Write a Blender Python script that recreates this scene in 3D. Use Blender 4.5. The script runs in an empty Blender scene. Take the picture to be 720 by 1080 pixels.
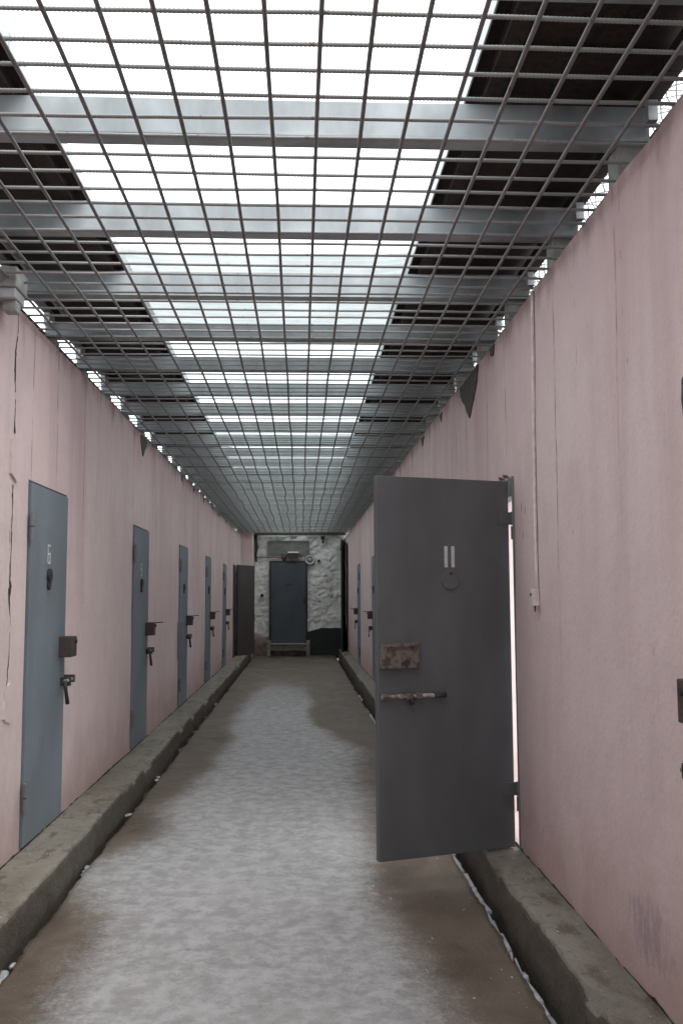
import bpy, bmesh, math, random
from mathutils import Vector, Matrix, noise
R = math.radians
random.seed(7)
sc = bpy.context.scene
COL = sc.collection

# ------------------------------------------------------------------ camera
CAM_Z = 1.49
F = 960.0                                   # focal length in photo pixels (1080 px tall)
cam_d = bpy.data.cameras.new('camera'); cam = bpy.data.objects.new('camera', cam_d); COL.objects.link(cam)
cam_d.sensor_fit = 'VERTICAL'; cam_d.sensor_height = 36.0; cam_d.lens = 36.0*F/1080.0
cam_d.clip_start = 0.02; cam_d.clip_end = 2000
cam.location = (0, 0, CAM_Z)
pitch = math.atan(89.0/F); yaw = math.atan(43.5*math.cos(pitch)/F)
cam.rotation_mode = 'QUATERNION'
cam.rotation_quaternion = (Matrix.Rotation(-yaw, 3, 'Z') @ Matrix.Rotation(R(90)+pitch, 3, 'X') @ Matrix.Rotation(R(-0.25), 3, 'Z')).to_quaternion()
sc.camera = cam

# ------------------------------------------------------------------ sky, sun, exposure
SUN_EL, SUN_AZ = R(56), R(140)
w = bpy.data.worlds.new('World'); sc.world = w; w.use_nodes = True
nt = w.node_tree; nt.nodes.clear()
o = nt.nodes.new('ShaderNodeOutputWorld'); bg = nt.nodes.new('ShaderNodeBackground')
sky = nt.nodes.new('ShaderNodeTexSky'); sky.sky_type = 'NISHITA'; sky.sun_disc = False
sky.sun_elevation = SUN_EL; sky.sun_rotation = SUN_AZ; sky.dust_density = 3.0
mx = nt.nodes.new('ShaderNodeMix'); mx.data_type = 'RGBA'; mx.inputs[0].default_value = 0.93
mx.inputs[7].default_value = (9.6, 10.1, 10.5, 1)      # even cloud deck
nt.links.new(sky.outputs[0], mx.inputs[6]); nt.links.new(mx.outputs[2], bg.inputs[0])
bg.inputs[1].default_value = 0.13
nt.links.new(bg.outputs[0], o.inputs[0])
sd = bpy.data.lights.new('sun', 'SUN'); sun = bpy.data.objects.new('sun', sd); COL.objects.link(sun)
sd.energy = 1.5; sd.angle = R(60); sd.color = (1.0, 0.97, 0.93)
sdir = Vector((math.sin(SUN_AZ)*math.cos(SUN_EL), math.cos(SUN_AZ)*math.cos(SUN_EL), math.sin(SUN_EL)))
sun.rotation_mode = 'QUATERNION'; sun.rotation_quaternion = sdir.to_track_quat('Z', 'Y')
sc.view_settings.view_transform = 'Standard'; sc.view_settings.look = 'None'
sc.view_settings.gamma = 1.0; sc.view_settings.use_curve_mapping = False
sc.view_settings.exposure = 1.15
sc.render.engine = 'CYCLES'
sc.cycles.use_denoising = True
sc.cycles.max_bounces = 10; sc.cycles.diffuse_bounces = 6; sc.cycles.transmission_bounces = 6
sc.cycles.sample_clamp_indirect = 8

# ------------------------------------------------------------------ layout (metres)
XL, XR = -1.48, 1.16          # inner faces of the two pink walls
WT = 0.25                     # wall thickness
Y0, Y1 = -8.0, 22.7           # extent of the pink walls
YE = 23.4                     # end wall face
ZT = 3.01                     # wall top
ZK = 0.155                    # top of the kerb ledges
DZ0, DZ1 = 0.17, 2.12         # door bottom / top
DW = 0.79
MESH_Z = 3.035
BEAM_Z = 3.24; BEAM_H = 0.15
ROOF_Z = 3.455
L_DOORS = [5.02, 8.13, 11.22, 14.32, 17.45]
R_DOORS = [1.81, 4.90, 13.95, 17.75]

# ------------------------------------------------------------------ helpers
def nz(x, y, z, s=1.0): return noise.noise(Vector((x*s, y*s, z*s)))
def fbm(x, y, z, oct=4): return noise.fractal(Vector((x, y, z)), 1.0, 2.0, oct)

def link(name, me, mat, parent=None):
    ob = bpy.data.objects.new(name, me); COL.objects.link(ob)
    if mat is not None and not me.materials: me.materials.append(mat)
    if parent is not None: ob.parent = parent
    return ob
def mesh_bm(name, bm, smooth=False):
    me = bpy.data.meshes.new(name); bm.normal_update(); bm.to_mesh(me); bm.free()
    if smooth:
        for p in me.polygons: p.use_smooth = True
    return me
def tag(ob, label, cat, group=None):
    ob['label'] = label; ob['category'] = cat
    if group: ob['group'] = group
    return ob
def struct(ob): ob['kind'] = 'structure'; return ob
def stuff(ob): ob['kind'] = 'stuff'; return ob
def empty(name, loc=(0, 0, 0), rz=0.0):
    e = bpy.data.objects.new(name, None); COL.objects.link(e); e.location = loc; e.rotation_euler = (0, 0, rz)
    e.empty_display_size = 0.1
    return e

def add_box(bm, lo, hi, bev=0.0, M=None):
    lo = Vector(lo); hi = Vector(hi)
    c = (lo+hi)/2; s = hi-lo
    r = bmesh.ops.create_cube(bm, size=1.0, matrix=Matrix.Translation(c) @ Matrix.Diagonal((s.x, s.y, s.z, 1)))
    vs = r['verts']
    if bev > 0:
        es = list({e for v in vs for e in v.link_edges})
        rr = bmesh.ops.bevel(bm, geom=es, offset=bev, segments=2, profile=0.5, affect='EDGES')
        vs = list({v for f in rr['faces'] for v in f.verts} | {v for v in vs if v.is_valid})
    if M is not None: bmesh.ops.transform(bm, matrix=M, verts=[v for v in vs if v.is_valid])
    return vs
def box(name, lo, hi, mat, parent=None, bev=0.0):
    bm = bmesh.new(); add_box(bm, lo, hi, bev)
    return link(name, mesh_bm(name, bm), mat, parent)
def add_tube(bm, pts, r, n=8, cap=True):
    """tube through points; r number or list"""
    pts = [Vector(p) for p in pts]; rings = []
    up0 = Vector((0, 0, 1))
    for i, p in enumerate(pts):
        d = (pts[min(i+1, len(pts)-1)]-pts[max(i-1, 0)]).normalized()
        up = up0 if abs(d.dot(up0)) < 0.95 else Vector((1, 0, 0))
        a = d.cross(up).normalized(); b = d.cross(a)
        rr = r[i] if isinstance(r, (list, tuple)) else r
        rings.append([bm.verts.new(p+a*rr*math.cos(2*math.pi*k/n)+b*rr*math.sin(2*math.pi*k/n)) for k in range(n)])
    for i in range(len(rings)-1):
        A, B = rings[i], rings[i+1]
        for k in range(n): bm.faces.new((A[k], A[(k+1) % n], B[(k+1) % n], B[k]))
    if cap:
        bm.faces.new(rings[0][::-1]); bm.faces.new(rings[-1])
def tube(name, pts, r, mat, parent=None, n=8, smooth=True):
    bm = bmesh.new(); add_tube(bm, pts, r, n)
    return link(name, mesh_bm(name, bm, smooth), mat, parent)
def add_prism(bm, pts, ext):
    """polygon pts (3d list) extruded by ext"""
    a = [bm.verts.new(Vector(p)) for p in pts]; b = [bm.verts.new(Vector(p)+Vector(ext)) for p in pts]
    bm.faces.new(a); bm.faces.new(b[::-1])
    n = len(pts)
    for i in range(n): bm.faces.new((a[i], b[i], b[(i+1) % n], a[(i+1) % n]))
def prism(name, pts, ext, mat, parent=None):
    bm = bmesh.new(); add_prism(bm, pts, ext); bmesh.ops.recalc_face_normals(bm, faces=bm.faces)
    return link(name, mesh_bm(name, bm), mat, parent)

# ------------------------------------------------------------------ materials
class N:
    def __init__(s, name):
        s.m = bpy.data.materials.new(name); s.m.use_nodes = True; s.t = s.m.node_tree; s.t.nodes.clear()
        s.out = s.n('ShaderNodeOutputMaterial'); s.b = s.n('ShaderNodeBsdfPrincipled'); s.l(s.b.outputs[0], s.out.inputs[0])
        s.tc = s.n('ShaderNodeTexCoord')
    def n(s, t, **k):
        x = s.t.nodes.new(t)
        for a, v in k.items(): setattr(x, a, v)
        return x
    def l(s, a, b): s.t.links.new(a, b)
    def val(s, sock, v):
        if hasattr(v, 'bl_idname') or hasattr(v, 'is_output'): s.l(v, sock)
        else: sock.default_value = v
    def map(s, scale, loc=(0, 0, 0), src='Object'):
        m = s.n('ShaderNodeMapping'); s.l(s.tc.outputs[src], m.inputs[0]); m.inputs['Scale'].default_value = scale; m.inputs['Location'].default_value = loc
        return m.outputs[0]
    def noise(s, vec, scale, detail=4, rough=0.55, dist=0.0):
        x = s.n('ShaderNodeTexNoise'); x.inputs['Scale'].default_value = scale; x.inputs['Detail'].default_value = detail
        x.inputs['Roughness'].default_value = rough; x.inputs['Distortion'].default_value = dist
        if vec is not None: s.l(vec, x.inputs['Vector'])
        return x.outputs[0]
    def ramp(s, f, lo, hi, a=0.0, b=1.0, smooth=True):
        x = s.n('ShaderNodeMapRange'); x.interpolation_type = 'SMOOTHSTEP' if smooth else 'LINEAR'
        s.l(f, x.inputs[0]); x.inputs[1].default_value = lo; x.inputs[2].default_value = hi; x.inputs[3].default_value = a; x.inputs[4].default_value = b
        return x.outputs[0]
    def mix(s, f, a, b, mode='MIX'):
        x = s.n('ShaderNodeMix'); x.data_type = 'RGBA'; x.blend_type = mode; s.val(x.inputs[0], f)
        for sock, v in ((x.inputs[6], a), (x.inputs[7], b)):
            if isinstance(v, tuple): sock.default_value = (*v, 1) if len(v) == 3 else v
            else: s.l(v, sock)
        return x.outputs[2]
    def math(s, op, a, b=0.0, clamp=False):
        x = s.n('ShaderNodeMath', operation=op); x.use_clamp = clamp; s.val(x.inputs[0], a); s.val(x.inputs[1], b); return x.outputs[0]
    def sep(s, src='Object'):
        x = s.n('ShaderNodeSeparateXYZ'); s.l(s.tc.outputs[src], x.inputs[0]); return x.outputs
    def color(s, c):
        if isinstance(c, tuple): s.b.inputs['Base Color'].default_value = (*c, 1)
        else: s.l(c, s.b.inputs['Base Color'])
    def rough(s, v): s.val(s.b.inputs['Roughness'], v)
    def bump(s, h, strength=0.3, dist=0.01):
        x = s.n('ShaderNodeBump'); x.inputs['Strength'].default_value = strength; x.inputs['Distance'].default_value = dist
        s.l(h, x.inputs['Height']); s.l(x.outputs[0], s.b.inputs['Normal'])

def pink_wall_mat():
    k = N('pink_plaster_paint')
    xyz = k.sep()
    big = k.noise(k.map((1, 1, 1)), 0.55, 3)
    col = k.mix(k.ramp(big, 0.35, 0.65), (0.655, 0.52, 0.51), (0.70, 0.585, 0.565))
    # broad vertical runs where water took the paint
    st = k.noise(k.map((1, 1.0, 0.10)), 2.1, 5, 0.6)
    zf = k.ramp(xyz[2], 1.0, 3.0)
    run = k.math('MULTIPLY', k.ramp(st, 0.46, 0.72), k.math('ADD', k.math('MULTIPLY', zf, 0.72), 0.14))
    col = k.mix(run, col, (0.52, 0.345, 0.365))
    st2 = k.noise(k.map((1, 1.0, 0.07), (0, 13, 0)), 3.7, 5, 0.65)
    run2 = k.math('MULTIPLY', k.ramp(st2, 0.50, 0.72), k.math('ADD', k.math('MULTIPLY', zf, 0.35), 0.08))
    col = k.mix(run2, col, (0.47, 0.37, 0.355))
    mot = k.noise(k.map((1, 1, 0.7)), 4.5, 6, 0.7)
    col = k.mix(k.ramp(mot, 0.42, 0.70, 0, 0.45), col, (0.57, 0.455, 0.45))
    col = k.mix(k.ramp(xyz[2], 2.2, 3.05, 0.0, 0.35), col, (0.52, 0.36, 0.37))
    # thin drip lines from the wall top
    wob = k.noise(k.map((1, 0.2, 1.1)), 1.3, 3)
    v = k.n('ShaderNodeCombineXYZ'); k.l(k.math('ADD', xyz[1], k.math('MULTIPLY', wob, 0.06)), v.inputs[0])
    vo = k.n('ShaderNodeTexVoronoi', voronoi_dimensions='1D', feature='F1'); vo.inputs['Scale'].default_value = 1.7; k.l(v.outputs[0], vo.inputs['W'])
    s1 = k.n('ShaderNodeSeparateXYZ'); k.l(v.outputs[0], s1.inputs[0]); k.l(s1.outputs[0], vo.inputs['W'])
    line = k.ramp(vo.outputs['Distance'], 0.004, 0.022, 1.0, 0.0)
    rnd = k.n('ShaderNodeSeparateColor'); k.l(vo.outputs['Color'], rnd.inputs[0])
    reach = k.ramp(k.math('ADD', k.math('MULTIPLY', rnd.outputs[0], 1.5), xyz[2]), 2.3, 3.5)
    gate = k.ramp(k.noise(k.map((1, 0.5, 2.0)), 2.5, 3), 0.35, 0.6)
    line = k.math('MULTIPLY', k.math('MULTIPLY', line, reach), k.math('MULTIPLY', gate, 0.7))
    col = k.mix(line, col, (0.16, 0.10, 0.07))
    # dark grime under the raw top edge
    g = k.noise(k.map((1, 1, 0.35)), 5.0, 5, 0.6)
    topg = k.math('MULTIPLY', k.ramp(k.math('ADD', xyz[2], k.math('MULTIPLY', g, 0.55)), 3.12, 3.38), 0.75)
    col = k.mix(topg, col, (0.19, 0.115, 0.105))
    # splash dirt above the ledge, scuffs
    g2 = k.noise(k.map((1, 1, 1)), 3.3, 6, 0.65)
    low = k.math('MULTIPLY', k.ramp(k.math('SUBTRACT', xyz[2], k.math('MULTIPLY', g2, 0.75)), -0.28, 0.34, 1.0, 0.0), 0.7)
    col = k.mix(low, col, (0.43, 0.30, 0.275))
    sp = k.noise(k.map((1, 1, 0.4)), 9.0, 4, 0.7)
    col = k.mix(k.ramp(sp, 0.66, 0.78, 0.0, 0.55), col, (0.42, 0.29, 0.28))
    wpat = k.noise(k.map((1, 1, 0.6), (0, 0, 7)), 1.7, 6, 0.6)
    col = k.mix(k.ramp(wpat, 0.60, 0.66, 0.0, 0.25), col, (0.70, 0.60, 0.575))
    # purple scuff near the foot of the right wall
    dy = k.math('SUBTRACT', xyz[1], 3.10); dz = k.math('SUBTRACT', xyz[2], 0.37)
    q = k.math('ADD', k.math('POWER', k.math('MULTIPLY', k.math('ABSOLUTE', dy), 5.2), 2.0), k.math('POWER', k.math('MULTIPLY', k.math('ABSOLUTE', dz), 7.5), 2.0))
    sn = k.noise(k.map((1, 1.6, 0.5)), 22, 4, 0.7)
    q = k.math('ADD', q, k.math('MULTIPLY', k.math('SUBTRACT', 0.5, sn), 4.5))
    sc_ = k.math('MULTIPLY', k.ramp(q, -0.3, 1.3, 0.6, 0.0), k.math('GREATER_THAN', xyz[0], 0.0))
    col = k.mix(sc_, col, (0.30, 0.225, 0.26))
    fine = k.noise(k.map((1, 1, 1)), 38, 5, 0.7)
    col = k.mix(k.ramp(fine, 0.56, 0.74, 0, 0.28), col, (0.40, 0.28, 0.275))
    chip_ = k.noise(k.map((1, 1, 0.55), (3, 5, 1)), 13, 3, 0.6)
    col = k.mix(k.ramp(chip_, 0.735, 0.755, 0, 0.8), col, (0.27, 0.20, 0.19))
    k.color(col); k.rough(0.82)
    h = k.math('ADD', k.noise(k.map((1, 1, 1)), 3.0, 6, 0.6), k.math('MULTIPLY', k.noise(k.map((1, 1, 1)), 45, 4, 0.6), 0.22))
    k.bump(h, 0.6, 0.022)
    return k.m

def concrete_mat(name, c1, c2, moss, scale=1.0):
    k = N(name)
    a = k.noise(k.map((1, 0.6, 1)), 2.2*scale, 6, 0.62); b = k.noise(k.map((1, 1, 1)), 14*scale, 6, 0.65); c = k.noise(k.map((1, 1, 1)), 70*scale, 3, 0.7)
    d = k.noise(k.map((1.6, 0.8, 1)), 5.5*scale, 7, 0.7)
    col = k.mix(k.ramp(a, 0.33, 0.67), c1, c2)
    col = k.mix(k.ramp(d, 0.52, 0.64, 0, 0.75), col, (0.115, 0.088, 0.062))
    col = k.mix(k.ramp(d, 0.30, 0.42, 0.5, 0), col, (0.33, 0.32, 0.285))
    col = k.mix(k.ramp(b, 0.5, 0.75, 0, 0.75), col, moss)
    col = k.mix(k.ramp(c, 0.56, 0.75, 0, 0.4), col, (0.30, 0.28, 0.25))
    col = k.mix(k.ramp(c, 0.22, 0.40, 0.5, 0.0), col, (0.06, 0.05, 0.045))
    # upright faces mixed to a darker brown
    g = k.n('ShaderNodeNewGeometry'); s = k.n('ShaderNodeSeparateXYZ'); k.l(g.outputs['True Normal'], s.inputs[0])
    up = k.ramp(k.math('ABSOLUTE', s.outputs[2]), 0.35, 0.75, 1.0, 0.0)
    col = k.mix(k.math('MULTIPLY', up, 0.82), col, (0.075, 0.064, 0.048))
    k.color(col); k.rough(k.ramp(a, 0.3, 0.7, 0.55, 0.85))
    k.bump(k.math('ADD', k.math('ADD', b, d), k.math('MULTIPLY', c, 0.5)), 0.9, 0.016)
    return k.m

def floor_mat():
    k = N('floor_concrete_with_ice')
    at = k.n('ShaderNodeAttribute', attribute_name='ice'); f = at.outputs['Fac']
    n1 = k.noise(k.map((1, 1, 1)), 9, 6, 0.7); n2 = k.noise(k.map((1, 1, 1)), 60, 4, 0.75); n3 = k.noise(k.map((1, 1, 1)), 260, 2, 0.8)
    edge = k.math('ADD', k.math('ADD', f, k.math('MULTIPLY', k.math('SUBTRACT', n1, 0.5), 0.55)), k.math('MULTIPLY', k.math('SUBTRACT', n2, 0.5), 0.75))
    edge = k.math('ADD', edge, k.math('MULTIPLY', k.math('SUBTRACT', n3, 0.5), 0.5))
    m = k.ramp(edge, 0.22, 0.92)
    mud_n = k.noise(k.map((1, 0.5, 1)), 2.6, 6, 0.6)
    mud = k.mix(k.ramp(mud_n, 0.35, 0.65), (0.105, 0.076, 0.053), (0.18, 0.146, 0.11))
    mud = k.mix(k.ramp(n2, 0.55, 0.75, 0, 0.45), mud, (0.075, 0.055, 0.04))
    mud = k.mix(k.ramp(n3, 0.70, 0.80, 0, 0.5), mud, (0.32, 0.30, 0.28))
    i1 = k.noise(k.map((1, 1, 1)), 10, 7, 0.74, 0.1); i2 = k.noise(k.map((1, 1, 1)), 1.4, 4, 0.6)
    ice = k.mix(k.ramp(i1, 0.38, 0.62), (0.335, 0.332, 0.33), (0.495, 0.495, 0.50))
    ice = k.mix(k.ramp(i2, 0.45, 0.75, 0.0, 0.4), ice, (0.48, 0.465, 0.455))
    sp = k.noise(k.map((1, 1, 1)), 24, 5, 0.75)
    ice = k.mix(k.ramp(sp, 0.56, 0.74, 0, 0.65), ice, (0.25, 0.235, 0.22))
    trod = k.noise(k.map((1, 1, 1)), 4.6, 6, 0.68, 0.15)
    ice = k.mix(k.ramp(trod, 0.50, 0.66, 0, 0.45), ice, (0.335, 0.325, 0.315))
    ice = k.mix(k.ramp(n2, 0.62, 0.8, 0, 0.4), ice, (0.68, 0.68, 0.69))
    gv = k.n('ShaderNodeTexVoronoi', feature='F1'); gv.inputs['Scale'].default_value = 55; k.l(k.map((1, 1, 1)), gv.inputs['Vector'])
    gc = k.n('ShaderNodeSeparateColor'); k.l(gv.outputs['Color'], gc.inputs[0])
    grit = k.math('MULTIPLY', k.ramp(gv.outputs['Distance'], 0.10, 0.26, 1, 0), k.math('GREATER_THAN', gc.outputs[0], 0.80))
    ice = k.mix(k.math('MULTIPLY', grit, 0.6), ice, (0.20, 0.185, 0.17))
    mud = k.mix(k.math('MULTIPLY', k.math('MULTIPLY', k.ramp(gv.outputs['Distance'], 0.08, 0.2, 1, 0), k.math('GREATER_THAN', gc.outputs[1], 0.86)), 0.7), mud, (0.42, 0.41, 0.40))
    k.color(k.mix(m, mud, ice))
    wet = k.ramp(mud_n, 0.35, 0.7, 0.42, 0.8)
    r = k.n('ShaderNodeMix'); k.l(m, r.inputs[0]); k.l(wet, r.inputs[2]); k.l(k.ramp(i1, 0.3, 0.7, 0.75, 0.5), r.inputs[3]); k.rough(r.outputs[0])
    h = k.math('ADD', k.math('MULTIPLY', i1, 0.9), k.math('ADD', k.math('MULTIPLY', n2, 0.30), k.math('MULTIPLY', n1, 0.4)))
    k.bump(h, 0.8, 0.022)
    return k.m

def paint_metal(name, c, rust=(0.13, 0.07, 0.045), amt=0.25, rough=0.5, spec=0.35, var=0.12):
    k = N(name)
    a = k.noise(k.map((1, 1, 0.5)), 2.3, 5, 0.6); b = k.noise(k.map((1, 1, 1)), 30, 6, 0.7); s = k.noise(k.map((1, 1, 0.12)), 9, 5, 0.6)
    lo = tuple(x*(1-var*1.6) for x in c); hi = tuple(min(1, x*(1+var)) for x in c)
    col = k.mix(k.ramp(a, 0.3, 0.7), lo, hi)
    col = k.mix(k.ramp(s, 0.55, 0.8, 0, 0.35), col, tuple(x*0.72 for x in c))
    thr = 0.80-0.38*amt
    col = k.mix(k.ramp(b, thr, thr+0.10, 0, 0.9), col, rust)
    k.color(col); k.rough(k.ramp(a, 0.3, 0.7, rough-0.08, rough+0.12)); k.b.inputs['Specular IOR Level'].default_value = spec
    k.bump(k.math('ADD', k.math('MULTIPLY', k.noise(k.map((1, 1, 1)), 2.0, 3), 1.5), k.math('MULTIPLY', b, 0.10)), 0.22, 0.012)
    return k.m
def plain(name, c, rough=0.7, var=0.25, scale=12, bump=0.25):
    k = N(name)
    a = k.noise(k.map((1, 1, 1)), scale, 5, 0.65)
    k.color(k.mix(k.ramp(a, 0.3, 0.7), tuple(x*(1-var) for x in c), tuple(min(1, x*(1+var)) for x in c))); k.rough(rough)
    if bump: k.bump(a, bump, 0.01)
    return k.m
def whitewash_mat():
    k = N('whitewashed_rubble')
    a = k.noise(k.map((1, 1, 1)), 2.0, 5, 0.6); b = k.noise(k.map((1, 1, 1)), 12, 6, 0.7); xyz = k.sep()
    col = k.mix(k.ramp(a, 0.35, 0.7), (0.70, 0.69, 0.66), (0.84, 0.83, 0.80))
    col = k.mix(k.ramp(b, 0.60, 0.74, 0, 0.6), col, (0.33, 0.30, 0.27))
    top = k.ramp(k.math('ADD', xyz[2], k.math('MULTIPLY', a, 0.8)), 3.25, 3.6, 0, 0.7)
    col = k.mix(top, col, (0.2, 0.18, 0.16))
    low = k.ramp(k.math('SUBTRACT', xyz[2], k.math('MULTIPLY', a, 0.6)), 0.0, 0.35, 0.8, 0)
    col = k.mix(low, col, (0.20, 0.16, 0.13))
    k.color(col); k.rough(0.9); k.bump(b, 0.5, 0.02)
    return k.m
def plastic_mat(gain=1.0):
    k = N('dirty_translucent_plastic')
    k.t.nodes.remove(k.b)
    a = k.noise(k.map((1, 1, 1)), 1.6, 6, 0.65); b = k.noise(k.map((1, 1, 1)), 16, 5, 0.7)
    col = k.mix(k.ramp(a, 0.35, 0.7), tuple(gain*c for c in (0.42, 0.45, 0.45)), tuple(gain*c for c in (0.56, 0.595, 0.595)))
    col = k.mix(k.ramp(b, 0.55, 0.75, 0, 0.5), col, tuple(gain*c for c in (0.30, 0.31, 0.305)))
    t = k.n('ShaderNodeBsdfTranslucent'); k.l(col, t.inputs[0])
    d = k.n('ShaderNodeBsdfPrincipled'); d.inputs['Base Color'].default_value = (0.45, 0.47, 0.47, 1); d.inputs['Roughness'].default_value = 0.35
    m = k.n('ShaderNodeMixShader'); m.inputs[0].default_value = 0.22 if gain < 1 else 0.10
    k.l(t.outputs[0], m.inputs[1]); k.l(d.outputs[0], m.inputs[2]); k.l(m.outputs[0], k.out.inputs[0])
    return k.m
def snow_mat():
    k = N('snow')
    a = k.noise(k.map((1, 1, 1)), 8, 5, 0.6)
    k.color(k.mix(k.ramp(a, 0.3, 0.7), (0.70, 0.71, 0.73), (0.86, 0.87, 0.88))); k.rough(0.7); k.bump(a, 0.5, 0.02)
    return k.m

M = dict(
    pink=pink_wall_mat(),
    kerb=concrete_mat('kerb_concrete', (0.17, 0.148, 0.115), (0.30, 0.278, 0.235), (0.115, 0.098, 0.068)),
    bare=plain('bare_grey_render', (0.075, 0.066, 0.062), 0.85, 0.25, 20, 0.6),
    crack=plain('crack_dark', (0.035, 0.028, 0.026), 0.95, 0.3, 40, 0.4),  # near-black strips for the cracks and the dirt line at the base
    floor=floor_mat(),
    mud=plain('wet_mud', (0.045, 0.038, 0.032), 0.6, 0.4, 9, 0.6),
    snow=snow_mat(),
    dirty_snow=plain('grey_ice', (0.46, 0.465, 0.48), 0.45, 0.25, 25, 0.5),
    door_blue=paint_metal('blue_grey_door_paint', (0.185, 0.222, 0.25), amt=0.12, rough=0.5),
    door_grey=paint_metal('dark_grey_door_paint', (0.116, 0.120, 0.125), amt=0.08, rough=0.48),
    door_brown=paint_metal('brown_black_door_paint', (0.085, 0.072, 0.07), amt=0.5, rough=0.6),
    door_end=paint_metal('slate_door_paint', (0.075, 0.088, 0.105), amt=0.12, rough=0.55),
    frame=paint_metal('frame_steel', (0.17, 0.185, 0.19), amt=0.45, rough=0.55),
    lock=paint_metal('old_lock_steel', (0.075, 0.062, 0.055), (0.06, 0.038, 0.03), amt=0.8, rough=0.6),
    lockp=paint_metal('painted_lock_steel', (0.15, 0.138, 0.12), (0.075, 0.038, 0.028), amt=0.85, rough=0.55),
    dark=paint_metal('blackened_steel', (0.04, 0.04, 0.042), amt=0.5, rough=0.55),
    bare_steel=paint_metal('worn_bare_steel', (0.36, 0.35, 0.34), (0.14, 0.065, 0.04), amt=0.9, rough=0.45),
    digit=plain('white_stencil_paint', (0.58, 0.58, 0.57), 0.6, 0.15, 60, 0.1),
    digit_faint=plain('worn_stencil_paint', (0.30, 0.335, 0.36), 0.6, 0.2, 60, 0.1),
    beam=paint_metal('grey_beam_paint', (0.31, 0.334, 0.345), (0.12, 0.088, 0.07), amt=0.3, rough=0.5, var=0.24),
    bar=paint_metal('rusty_rebar', (0.185, 0.18, 0.175), (0.115, 0.085, 0.068), amt=0.6, rough=0.6),
    bar_x=paint_metal('grey_ribbed_rebar', (0.27, 0.275, 0.265), (0.14, 0.10, 0.08), amt=0.6, rough=0.5),
    roof=paint_metal('tarred_roof_sheet', (0.026, 0.022, 0.021), (0.042, 0.026, 0.02), amt=1.0, rough=0.8, var=0.35),
    flash=paint_metal('galvanised_edge', (0.42, 0.44, 0.45), amt=0.2, rough=0.4),
    plastic=plastic_mat(0.78), clear=plastic_mat(1.3),
    pad=plain('pale_concrete_block', (0.30, 0.30, 0.29), 0.85, 0.2, 15, 0.4),
    white=whitewash_mat(),
    tar=plain('bitumen_and_doorway_dark', (0.022, 0.022, 0.024), 0.7, 0.3, 14, 0.5),  # bitumen band, and the painted darkness of the far left doorway
    wood=plain('weathered_wood', (0.27, 0.245, 0.21), 0.85, 0.25, 10, 0.4),
    conduit=plain('pinkish_white_cable', (0.70, 0.63, 0.61), 0.6, 0.15, 20, 0.1),
    glass=plain('dusty_glazing', (0.17, 0.175, 0.15), 0.35, 0.3, 5, 0.1),
    lampw=plain('white_lamp_metal', (0.75, 0.75, 0.73), 0.4, 0.1, 20, 0.0),
    red=plain('faded_red_metal', (0.12, 0.055, 0.045), 0.6, 0.2, 30, 0.2),
    steelwire=paint_metal('razor_wire_steel', (0.20, 0.20, 0.20), amt=0.4, rough=0.45),
)

# ------------------------------------------------------------------ setting: ground, floor, kerbs
def ground():
    bm = bmesh.new(); s = 300
    for a, b in (((-s, -s), (s, s)),):
        vs = [bm.verts.new((x, y, -0.165)) for x, y in ((a[0], a[1]), (b[0], a[1]), (b[0], b[1]), (a[0], b[1]))]
        bm.faces.new(vs)
    struct(link('ground', mesh_bm('ground', bm), M['mud']))
    # snow lying in the open yard behind the right wall and outside the left wall
    for nm, x0, x1 in (('yard_snow', XR+WT+0.01, 40.0), ('outer_snow', -40.0, XL-WT-0.01)):
        bm = bmesh.new(); xs = [x0+(x1-x0)*(i/40)**2 if x0 > 0 else x1+(x0-x1)*(i/40)**2 for i in range(41)]; ys = [-40+2*i for i in range(56)]
        if x0 > 0: ys = sorted(set(ys+[4.6+0.12*i for i in range(30)]))
        g = [[bm.verts.new((x, y, 0.07+0.03*fbm(x*1.5, y*1.5, 3))) for y in ys] for x in xs]
        for i in range(len(xs)-1):
            for j in range(len(ys)-1): bm.faces.new((g[i][j], g[i+1][j], g[i+1][j+1], g[i][j+1]))
        bmesh.ops.recalc_face_normals(bm, faces=bm.faces)
        struct(link(nm, mesh_bm(nm, bm, True), M['snow']))
ground()

FX0, FX1 = -1.165, 0.872
def sstep(a, b, x):
    t = max(0, min(1, (x-a)/(b-a))); return t*t*(3-2*t)
def ice_amount(x, y):
    c = -0.24
    n = 0.24*nz(0.3, y*0.55, 1.7)+0.10*nz(5.3, y*1.6, 2.2)
    n2 = 0.24*nz(9.1, y*0.5, 4.4)+0.10*nz(2.3, y*1.5, 8.2)
    lw = 0.78+n; rw = 0.74+n2
    # bare wet strips seen by the kerbs
    lw += 0.35*math.exp(-((y-5.15)/0.5)**2) - 0.05*math.exp(-((y-3.9)/0.7)**2) - 0.12*sstep(5.8, 8, y)
    rw += 0.15*sstep(5.6, 7.0, y)-0.34*sstep(8.3, 11.5, y)+0.05*math.exp(-((y-3.0)/0.7)**2) - 0.12*math.exp(-((y-4.4)/0.6)**2)
    d = (c-x)/max(lw, .1) if x < c else (x-c)/max(rw, .1)
    v = 1-sstep(0.50, 1.30, d)
    far = 1-sstep(10.0, 20.0, y+1.5*nz(x*1.2, y*0.4, 3.0))
    return v*far*0.9 + 0.07
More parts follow.
